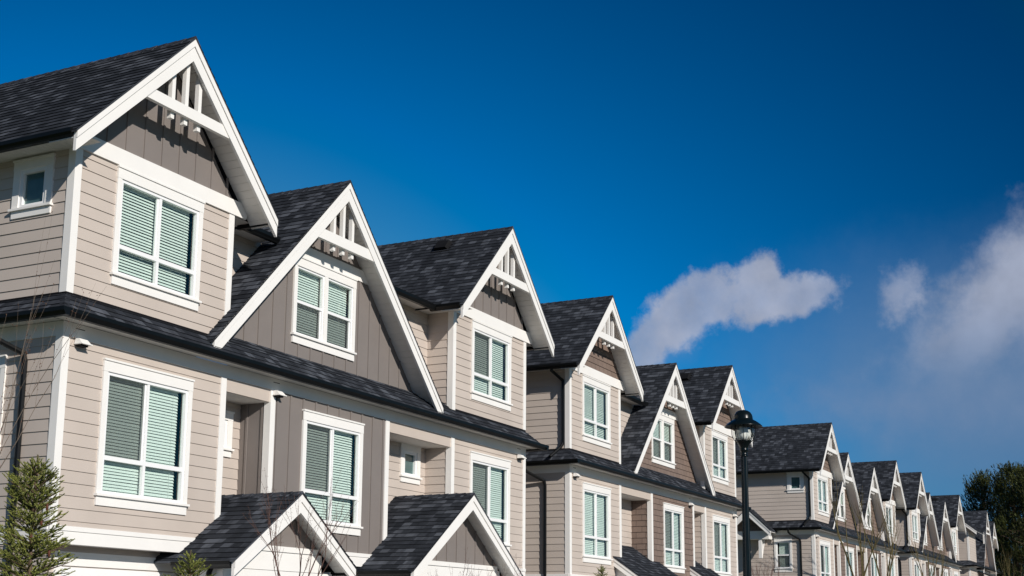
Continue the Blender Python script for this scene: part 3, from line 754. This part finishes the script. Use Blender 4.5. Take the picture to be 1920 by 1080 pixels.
townhouse('townhouse_block', 'beige and brown townhouse block directly left of and behind the street lamp',
    31.88, .42, .02, 14.78, [(0, 3.6), (11.2, 14.78)], [(7.92, 3.74, 3.74)], [(6.08, 10.03)],
    [(3.6, 6.08, 'beige', 'brown'), (10.03, 11.2, 'brown', 'beige')],
    [(.84, 2.80, 3.30, 5.46), (7.12, 8.98, 3.30, 5.44), (12.0, 13.9, 3.30, 5.44)],
    [(.85, 2.82, 6.60, 8.44), (12.06, 13.86, 6.62, 8.42)], [(6.88, 8.96, 6.70, 8.36)], 'brown',
    [('shed', 3.0, 6.7, .70), ('shed', 9.55, 11.7, .70)], random.Random(11),
    side_wins=[], upipe=.12 + .03, lpipe=1.0 - .0 + .0, vents=[(12.99, .37)], hoods=(.30, 9.6, 14.4), small_rec=[(4.3, 5.06, 4.55, 5.40)])
for nm, lb, x, y, dz, sd in (('townhouse_block', 'townhouse block right of the street lamp, a small square window high on its side', 58.10, .42, .05, 21),
                             ('townhouse_block', 'second-farthest townhouse block, its gables seen nearly edge on past the bare yellowish trees', 80.6, .30, .16, 33)):
    townhouse(nm, lb, x, y, dz, 18.9, [(0, 3.6), (15.3, 18.9)], [(6.4, 3.74, 3.02), (12.45, 3.02, 3.74)], [(4.72, 8.5), (10.7, 14.5)],
        [(3.6, 4.72, 'beige', 'brown'), (8.5, 10.7, 'brown', 'brown'), (14.5, 15.3, 'brown', 'beige')],
        [(.84, 2.80, 3.30, 5.46), (5.8, 7.7, 3.30, 5.44), (11.6, 13.5, 3.3, 5.44), (16.15, 18.05, 3.30, 5.44)],
        [(.85, 2.82, 6.60, 8.44), (16.1, 18.05, 6.62, 8.42)], [(5.4, 7.4, 6.70, 8.36), (11.45, 13.45, 6.7, 8.36)], 'brown',
        [('shed', 3.1, 5.2, .70), ('shed', 8.1, 11.1, .70), ('shed', 14.0, 15.8, .7)], random.Random(sd),
        side_wins=[(.37, 1.13, 7.50, 8.42, 'fixed'), (1.0, 1.80, 4.0, 5.52, 'hung')] if sd == 21 else [], upipe=.12, lpipe=.92, hoods=(.3, 4.9, 14.2, 18.6), covers=['curtain', 'blind', 'curtain'],
        vents=[(17.1, .37)] if sd == 33 else [])

def side_gable(par_label, name, x0, y0, dz):
    pass
# ------------------------------------------------------------------ side entry roof on the third block, same construction
def lateral_gable(par, xf, xb, yc, za, h, m=.95, wall_x=None, style='brown'):
    """small gable whose ridge runs along x, gable end facing -x"""
    r = MB()
    for s in (-1, 1): r.roof([(xf, yc, za), (xb, yc, za), (xb, yc + s * h, za - m * h), (xf, yc + s * h, za - m * h)])
    ro = r.build('side_gable_roof', M['shingle'], par)
    for s in (-1, 1):
        mb = MB(); g = lambda xx: (lambda u, z: (xx, yc + s * u, za + z))
        mb.prism([(0, -.036), (h, -m * h - .036), (h, -m * h - .30), (0, -.33)], g(xf + .03), g(xf + .07))
        mb.prism([(0, -.036), (h, -m * h - .036), (h, -m * h - .12), (0, -.13)], g(xf + .012), g(xf + .0295)); mb.build('bargeboard', M['white'], ro)
        planks(ro, lambda u, o, v, s=s: (v, yc + s * u, za - .09 - m * u - o), 0, h - .01, xf + .07, xb, 'rake_soffit')
    wx = wall_x
    lapwall(par, L(wx), yc - h + .1, yc + h - .1, za - m * h - .1, za - .12, (), 'brown' if style == 'brown' else 'beige', lambda z: (yc - min(h - .1, (za - .1 - z) / m), yc + min(h - .1, (za - .1 - z) / m)), 'shingle_wall')
    return ro
blocks = [o for o in S.objects if o.name.startswith('townhouse_block')]
b3 = blocks[2]
lateral_gable(b3, -1.13, 0.0, 2.70, 6.80, 1.06, .95, -.62)
mb = MB(); mb.box(-.66, -.04, 1.86, 3.5, 5.44, 5.62); mb.box(-.64, -.62, 1.9, 3.5, 5.62, 5.80); mb.build('entry_beam', M['white'], b3)
mb = MB(); mb.box(-.62, -.50, 2.2, 2.34, 4.6, 5.44); mb.hexa([(-.60, 2.21, 4.62), (-.50, 2.21, 4.62), (-.50, 2.33, 4.62), (-.60, 2.33, 4.62), (-.12, 2.21, 5.44), (-.02, 2.21, 5.44), (-.02, 2.33, 5.44), (-.12, 2.33, 5.44)]); mb.build('bracket', M['white'], b3)

# fifth block: end unit with one tall steep gable reaching down over the second floor
b5 = thing('townhouse_block', (99.9, -.2, .30), 'farthest row house, one tall steep gable with a bracket, in front of the dark pines', 'townhouse block')
z2, zu, ze = 2.95, 6.25, 8.46
lapwall(b5, F(0), 1.4, 16, 0, 5.64); lapwall(b5, L(1.4), 0, 9, 0, 5.64); lapwall(b5, L(1.4), 0, 6, zu, 9.3, (), 'beige', lambda z: (0, 6) if z < 8.4 else (z - 8.4, 6 - (z - 8.4)))
lapwall(b5, F(0), 1.4, 5, zu, 8.4); lapwall(b5, F(-.1), 5, 11.6, 5.8, 9.9, (), 'brown', lambda z: (8.2 - (10.2 - z) / 1.28, 8.2 + (10.2 - z) / 1.28)); lapwall(b5, Rr(16), 0, 9, 0, 8.4); lapwall(b5, Bk(9), 1.4, 16, 0, 8.4)
mb = MB(); mb.box(1.378, 1.51, -.024, 0, z2, 8.4); mb.box(1.378, 1.4, 0, .115, z2, 8.4); mb.build('corner_board', M['white'], b5)
mb = MB(); mb.box(1.37, 16.03, -.026, 0, 5.64, 5.85); mb.box(1.374, 1.4, .001, 9, 5.64, 5.85); mb.box(1.37, 1.4, 0.12, 6, 8.2, 8.4); mb.build('frieze_board', M['white'], b5)
r = MB(); e = .46
r.roof([(1.4 - e, -e, 5.9), (16 + e, -e, 5.9), (16, 0, 6.25), (1.4, 0, 6.25)]); r.roof([(1.4 - e, 9, 5.9), (1.4 - e, -e, 5.9), (1.4, 0, 6.25), (1.4, 9, 6.25)]); r.build('skirt_roof', M['shingle'], b5)
gutter(b5, ((1.4 - e, -e, 5.895), (16 + e, -e, 5.895)), (0, -1, 0)); gutter(b5, ((1.4 - e, -e - .118, 5.895), (1.4 - e, 9, 5.895)), (-1, 0, 0))
planks(b5, lambda u, o, v: (u, v, 5.862 - o), 1.4 - e, 16 + e, -e, -.02); planks(b5, lambda u, o, v: (v, u, 5.8625 - o), 0, 9, 1.4 - e, 1.38)
lateral_gable(b5, .85, 5.5, 1.75, 10.35, 2.4, .82, 1.39, 'beige')
gable(b5, 8.2, -.55, 6.5, 10.35, 3.6, 3.6, 1.28, True, -.1, beam=(-1.45, -1.25))
mb = MB(); mb.box(7.0, 9.4, -.52, -.44, 8.55, 8.68); mb.box(6.1, 6.2, -.52, -.42, 6.6, 8.55); mb.hexa([(6.2, -.5, 7.1), (6.3, -.5, 7.0), (6.3, -.44, 7.0), (6.2, -.44, 7.1), (7.3, -.5, 8.55), (7.45, -.5, 8.55), (7.45, -.44, 8.55), (7.3, -.44, 8.55)]); mb.build('gable_bracket', M['white'], b5)
gable(b5, 13.0, -.45, 6.5, 9.85, 1.9, 1.9, 1.01, True)
lapwall(b5, F(0), 11.5, 14.5, zu, 9.6, (), 'beige', lambda z: (13.0 - min(1.5, (9.75 - z)), 13.0 + min(1.5, (9.75 - z))))
r = MB(); r.roof([(5.2, -1.5, 4.95), (8.6, -1.5, 4.95), (8.6, -.02, 5.62), (5.2, -.02, 5.62)]); pr = r.build('porch_roof', M['shingle'], b5)
mb = MB(); mb.box(5.2, 8.6, -1.5, -1.42, 4.72, 4.91); mb.box(5.2, 5.28, -1.42, -.03, 4.72, 4.90); mb.build('bargeboard', M['white'], pr)
for x in (5.3, 8.4):
    mb = MB(); mb.box(x - .06, x + .06, -.14, -.0, 3.6, 4.7); mb.hexa([(x - .05, -.16, 3.7), (x + .05, -.16, 3.7), (x + .05, -.02, 3.6), (x - .05, -.02, 3.6), (x - .05, -1.4, 4.7), (x + .05, -1.4, 4.7), (x + .05, -1.25, 4.7), (x - .05, -1.25, 4.7)]); mb.build('bracket', M['white'], b5)
window(b5, F(0), 6.0, 7.6, 3.3, 4.6, 'slider', 'blind', True)

# ------------------------------------------------------------------ street lamp
lp = thing('street_lamp', (19.22, -8.21, 0), 'black street lamp with a bell-shaped hood on a fluted post', 'street lamp')
zt = 4.86
mb = MB(); mb.lathe([(.0, 0), (.035, -.003), (.075, -.014), (.108, -.036), (.130, -.066), (.142, -.10), (.146, -.138), (.149, -.150), (.158, -.158), (.185, -.172), (.225, -.198), (.262, -.228), (.284, -.250), (.287, -.258), (.283, -.262), (.22, -.222), (.17, -.196), (.14, -.18), (.0, -.18)], (0, 0, zt), 48)
hd = mb.build('hood', M['lamp_black'], lp, True)
mb = MB(); mb.lathe([(.150, -.182), (.160, -.24), (.162, -.33), (.158, -.38), (.142, -.43), (.115, -.465), (.10, -.475)], (0, 0, zt), 40); mb.build('lamp_globe', M['lamp_glass'], lp, True)
mb = MB(); mb.lathe([(.0, -.25), (.055, -.25), (.075, -.33), (.08, -.40), (.05, -.455), (.0, -.46)], (0, 0, zt), 24); mb.build('lamp_reflector', M['bulb'], lp, True)
for k in range(8):
    t = 2 * math.pi * (k + .35) / 8; mb = MB(); pr_ = [(.172, -.19), (.176, -.30), (.174, -.38), (.155, -.44), (.118, -.485), (.07, -.53), (.05, -.58)]
    for (r0, a0), (r1, a1) in zip(pr_[:-1], pr_[1:]): mb.tube((math.cos(t) * r0, math.sin(t) * r0, zt + a0), (math.cos(t) * r1, math.sin(t) * r1, zt + a1), .0055, .0055, 6)
    mb.build('cage_bar', M['lamp_black'], lp, True)
mb = MB(); mb.lathe([(.0, -.47), (.118, -.472), (.120, -.482), (.10, -.50), (.078, -.54), (.062, -.58), (.058, -.60), (.064, -.606), (.064, -.625), (.052, -.635), (.050, -.69), (.058, -.695), (.058, -.71), (.049, -.715)], (0, 0, zt), 32); mb.build('collar', M['lamp_black'], lp, True)
mb = MB(); mb.lathe([(.047, zt - .71), (.052, 3.4), (.062, 2.5), (.07, 1.6), (.075, 1.0)], (0, 0, 0), 32, .09); mb.build('post', M['lamp_black'], lp)
mb = MB(); mb.lathe([(.075, 1.0), (.095, .98), (.095, .93), (.085, .9), (.10, .5), (.13, .35), (.16, .28), (.18, .12), (.20, .1), (.20, 0)], (0, 0, 0), 32); mb.build('base', M['lamp_black'], lp)
mb = MB(); mb.box(.058, .075, -.012, .012, zt - .70, zt - .60); mb.build('photo_cell', M['vinyl'], lp)

# ------------------------------------------------------------------ plants
def needle_shoot(mb, p, d, L_, rnd, nl=.019, n=34, w=.0032):
    n = int(n * 1.25)
    d = d.normalized(); a = d.cross(Vector((0, 0, 1)));
    if a.length < .01: a = Vector((1, 0, 0))
    a.normalize(); b = d.cross(a)
    for k in range(n):
        t = (k + rnd.random()) / n; q = p + d * (L_ * t); th = rnd.uniform(0, 6.283); out = a * math.cos(th) + b * math.sin(th)
        if out.z < -.3: out.z *= .4
        v = (out * .8 + d * rnd.uniform(.5, .95)).normalized() * nl * rnd.uniform(.75, 1.15) * (1 - .3 * t)
        s = v.cross(d).normalized() * w
        i = len(mb.v); mb.v.extend([tuple(q - s), tuple(q + s), tuple(q + v)]); mb.f.append((i, i + 1, i + 2)); mb.uv.extend([(0, 0)] * 3)
def spruce(name, loc, label, h, rad, rnd, zmin=.25, step=.085, dens=1.0, cones=0, group=None):
    t = thing(name, loc, label, 'spruce tree', group)
    tr = MB(); nd = MB()
    zz = 0; px = Vector((0, 0, 0))
    while zz < h - .01:
        z1 = min(h, zz + .25); nx = Vector((rnd.uniform(-.008, .008), rnd.uniform(-.008, .008), z1)); tr.tube(px, nx, .035 * (1 - zz / h) + .004, .035 * (1 - z1 / h) + .004, 6); px = nx; zz = z1
    needle_shoot(nd, Vector((0, 0, h - .12)), Vector((0, 0, 1)), .12, rnd, n=50)
    for k in range(5): th = k * 1.256 + .3; needle_shoot(nd, Vector((0, 0, h - .085)), Vector((math.cos(th), math.sin(th), 1.6)), .07, rnd, n=36)
    z = h - .13; i = 0
    while z > zmin:
        f = (h - z) / h; L0 = rad * min(1.0, 1.15 * (1 - math.exp(-3.2 * f * (h / 1.0) / 1.3)) ) * rnd.uniform(.85, 1.1)
        nb = 5 if f < .12 else 6
        for k in range(nb):
            th = i * 2.4 + k * 6.283 / nb + rnd.uniform(-.3, .3); L1 = L0 * rnd.uniform(.62, 1.12)
            up = .85 - .85 * min(1, f * 2.0) + rnd.uniform(-.1, .1)
            d = Vector((math.cos(th), math.sin(th), up)).normalized(); p = Vector((0, 0, z + rnd.uniform(-.03, .03)))
            q = p; seg = max(2, int(L1 / .05)); tr.tube(p, p + d * L1, .006, .0025, 4)
            sidev = d.cross(Vector((0, 0, 1))).normalized()
            for s in range(seg):
                tt = (s + .6) / seg; q = p + d * (L1 * tt) + Vector((0, 0, .05 * tt * tt * L1 / .3))
                sl = min(.12, (1 - tt) * L1 * .65 + .05) * rnd.uniform(.8, 1.2)
                for sg in (-1, 1):
                    if rnd.random() < dens:
                        dd = (d * .9 + sidev * sg * rnd.uniform(.6, 1.0) + Vector((0, 0, rnd.uniform(-.15, .35)))); needle_shoot(nd, q, dd, sl, rnd, n=int(24 * sl / .08) + 8)
                if rnd.random() < .5 * dens: needle_shoot(nd, q, d + Vector((0, 0, .8)), sl * .6, rnd, n=20)
                needle_shoot(nd, q - d * .03, d, .055, rnd, n=18)
            needle_shoot(nd, p + d * L1, d + Vector((0, 0, .25)), .075, rnd, n=34)
        z -= step * rnd.uniform(.85, 1.15) * (1 if f > .15 else .8); i += 1
    tr.build('trunk', M['bark'], t); nd.build('crown', M['needle'], t)
    for k in range(cones):
        mb = MB(); th = rnd.uniform(2.6, 5.9); zz = h - .38 - .11 * k; rr = .10 + .02 * k
        mb.lathe([(0, .03), (.008, .022), (.0105, 0), (.008, -.022), (0, -.03)], (math.cos(th) * rr, math.sin(th) * rr, zz), 8); mb.build('cone', M['cone'], t, True)
    return t
spruce('spruce_tree', (6.90, -6.66, 0), 'young green spruce with small brown cones at the bottom left corner', 2.80, .31, random.Random(3), .3, .064, 1.0, 4, 'young spruces along the front yards')
spruce('spruce_tree', (8.30, -6.93, 0), 'top of a young spruce just left of the nearest porch roof', 2.18, .26, random.Random(8), .9, .08, .8, 0, 'young spruces along the front yards')
spruce('spruce_tree', (22.37, -4.53, 0), 'thin spruce tip in front of the second block, near its first large lower window', 2.72, .20, random.Random(9), 1.2, .10, .7, 0, 'young spruces along the front yards')

def bare(name, loc, label, cat, rnd, h, trunk_h, r0, levels, spread, mat, n0=4, budr=.006, group=None, lean=(0, 0, 0), budn=3, taper=.62):
    t = thing(name, loc, label, cat, group); wood = MB(); bud = MB()
    def grow(p, d, L_, r, lv):
        n = 4; q = p
        for k in range(n):
            d = (d + Vector((rnd.uniform(-1, 1), rnd.uniform(-1, 1), rnd.uniform(-.2, .7))) * .10).normalized()
            q2 = q + d * (L_ / n); ra = r * (1 - .45 * k / n); rb = r * (1 - .45 * (k + 1) / n)
            wood.tube(q, q2, ra, rb, 5 if lv == 0 else 4)
            if lv >= 1 and budn:
                for _ in range(budn if lv >= levels - 1 else 1):
                    w = Vector((rnd.uniform(-1, 1), rnd.uniform(-1, 1), rnd.uniform(-.2, 1))).normalized(); c = q + (q2 - q) * rnd.random()
                    bud.tube(c, c + w * budr * 2.2, budr * .7, budr * .25, 4)
                    if lv >= levels - 1 and rnd.random() < .5: e = c + w * budr * 6; wood.tube(c, e, r * .35, r * .2, 3); bud.tube(e, e + w * budr * 2, budr * .7, budr * .2, 4)
            if lv < levels and k >= 1:
                for _ in range(1 if k < 3 else 2):
                    w = Vector((rnd.uniform(-1, 1), rnd.uniform(-1, 1), 0)); nd_ = (d + w * spread + Vector((0, 0, .25))).normalized()
                    grow(q2, nd_, L_ * taper * rnd.uniform(.75, 1.15), rb * .66, lv + 1)
            q = q2
    p = Vector((0, 0, 0)); top = Vector((lean[0], lean[1], trunk_h)); wood.tube(p, top, r0 * 1.3, r0, 7)
    for k in range(n0):
        th = 6.283 * k / n0 + rnd.uniform(-.4, .4); d = Vector((math.cos(th) * spread, math.sin(th) * spread, 1.0)).normalized()
        grow(top - Vector((0, 0, rnd.uniform(0, .15) * trunk_h)), d, (h - trunk_h) * .52 * rnd.uniform(.85, 1.1), r0 * .6, 0)
    wood.build('branches', mat, t)
    if bud.f: bud.build('buds', M['bud'], t)
    return t
G1 = 'bare shrubs and saplings in front of the houses'
bare('bare_shrub', (9.50, -7.08, 0), 'bare reddish-brown shrub in front of the nearest porch roof', 'shrub', random.Random(4), 3.05, 1.75, .014, 2, .50, M['twig'], 5, .0030, G1, budn=2)
bare('bare_shrub', (5.72, -7.10, 0), 'tall bare budding sapling cut by the left edge of the photo', 'shrub', random.Random(17), 4.1, 1.4, .013, 2, .26, M['twig_grey'], 5, .0042, G1, budn=1)
bare('bare_shrub', (12.0, -7.35, 0), 'low bare reddish shrub whose twigs poke up before the larger porch gable', 'shrub', random.Random(6), 2.42, 1.5, .011, 2, .5, M['twig'], 6, .0025, G1, budn=2)
bare('bare_shrub', (13.4, -7.1, 0), 'bare reddish twigs at the foot of the gap between the first and second blocks', 'shrub', random.Random(26), 2.5, 1.6, .011, 2, .45, M['twig'], 5, .0025, G1, budn=2)
bare('bare_tree', (51.0, -3.0, 0), 'bare yellow-brown tree before the left half of the third block', 'tree', random.Random(12), 7.3, 2.9, .075, 2, .34, M['lichen'], 3, .012, 'bare street trees', budn=0)
bare('bare_tree', (57.4, -2.7, 0), 'bare yellow-brown tree before the right half of the third block', 'tree', random.Random(14), 7.6, 3.2, .075, 2, .32, M['lichen'], 3, .012, 'bare street trees', budn=0)
bare('bare_tree', (71.5, -2.2, 0), 'bare yellowish tree before the fourth block', 'tree', random.Random(19), 6.9, 3.0, .07, 2, .30, M['lichen'], 4, .014, 'bare street trees', budn=0)
bare('bare_shrub', (39.5, -2.75, 0), 'bare reddish shrub below the side windows of the third block', 'shrub', random.Random(20), 4.1, 2.2, .03, 3, .45, M['twig'], 5, .006, G1, budn=0)
bare('bare_tree', (117.5, -1.3, 0), 'thin bare tree in front of the pines at the right edge', 'tree', random.Random(23), 8.8, 4.2, .06, 2, .30, M['lichen'], 4, .02, 'bare street trees', budn=0)

def pine(loc, label, h, rad, z0, rnd, n=520):
    t = thing('pine_tree', loc, label, 'pine tree', 'dark pines behind the last house')
    tr = MB(); tr.tube((0, 0, 0), (0, 0, h * .95), .38, .06, 8); cr_ = MB()
    for k in range(n):
        f = rnd.random() ** .85; z = z0 + (h - z0) * f
        prof = math.sin(min(1.0, (1 - f) * 1.35 + .12) * 1.57) ** .8
        th = rnd.uniform(0, 6.283); rr = rad * prof * (rnd.uniform(.3, 1.0) ** .6) * (1 + .34 * math.sin(th * 3 + z * 1.3))
        p = Vector((math.cos(th) * rr, math.sin(th) * rr, z)); base_ = Vector((0, 0, z - rr * .35))
        if k % 4 == 0: tr.tube(base_, p, .06, .015, 4)
        # a branch end: several upward tufts
        for j in range(4):
            c = p + Vector((rnd.uniform(-.45, .45), rnd.uniform(-.45, .45), rnd.uniform(-.2, .35))); d = Vector((math.cos(th) * .5 + rnd.uniform(-.3, .3), math.sin(th) * .5 + rnd.uniform(-.3, .3), 1)).normalized(); Ls = rnd.uniform(.5, 1.0)
            for q in range(15):
                tt = rnd.random(); w = Vector((rnd.uniform(-1, 1), rnd.uniform(-1, 1), rnd.uniform(-.2, .8))).normalized(); s = c + d * Ls * tt; v = (w + d * .7).normalized() * rnd.uniform(.14, .24); u = v.cross(d + w * .3).normalized() * .035
                i = len(cr_.v); cr_.v.extend([tuple(s - u), tuple(s + u), tuple(s + v)]); cr_.f.append((i, i + 1, i + 2)); cr_.uv.extend([(0, 0)] * 3)
    tr.build('trunk', M['bark'], t); cr_.build('crown', M['pine'], t)
pine((134.8, 2.8, 0), 'dark pine behind the last house, left of the two tall ones', 15.9, 2.9, 3.0, random.Random(31), 620)
pine((131.4, -.3, 0), 'tallest dark pine, near the right edge of the photo', 16.2, 3.3, 1.8, random.Random(32), 980)
pine((126.6, -2.6, 0), 'dark pine cut by the right edge of the photo', 15.3, 3.6, 1.6, random.Random(34), 980)
pine((139.5, 3.4, 0), 'lower dark pine filling the gap behind the other pines', 11.4, 3.2, 2.0, random.Random(35), 480)

# overhead cables far right
for k, (za, zb) in enumerate(((12.71, 12.93), (12.24, 12.38))):
    t = MB(); a = Vector((137.5 + .05 * k, 9.0, za - .1)); b = Vector((141.0, -14.0, zb)); prev = a
    for i in range(1, 13):
        f = i / 12; p = a.lerp(b, f) - Vector((0, 0, .35 * 4 * f * (1 - f))) * .3; t.tube(prev, p, .022, .022, 4); prev = p
    o = t.build('power_cable', M['wire']); o['label'] = ('upper' if k == 0 else 'lower') + ' of two thin cables crossing in front of the pines at the right edge'; o['category'] = 'cable'; o['group'] = 'overhead cables'

# ------------------------------------------------------------------ ground
def struct(name, mb, mat):
    o = mb.build(name, mat); o['kind'] = 'structure'; return o
mb = MB(); mb.face([(-600, -600, -.02), (900, -600, -.02), (900, 900, -.02), (-600, 900, -.02)]); struct('ground', mb, M['grass'])
mb = MB(); mb.face([(-200, -20, -.016), (260, -20, -.016), (260, -10.0, -.016), (-200, -10.0, -.016)]); struct('road', mb, M['asphalt'])
mb = MB(); mb.box(-200, 260, -10.0, -9.85, -.03, .10); struct('kerb', mb, M['concrete'])
mb = MB(); mb.box(-200, 260, -9.84, -7.55, -.03, .085); struct('pavement', mb, M['concrete'])
mb = MB(); mb.face([(-10, -7.54, -.008), (125, -7.54, -.008), (125, 1.0, -.008), (-10, 1.0, -.008)]); struct('driveway', mb, M['concrete'])
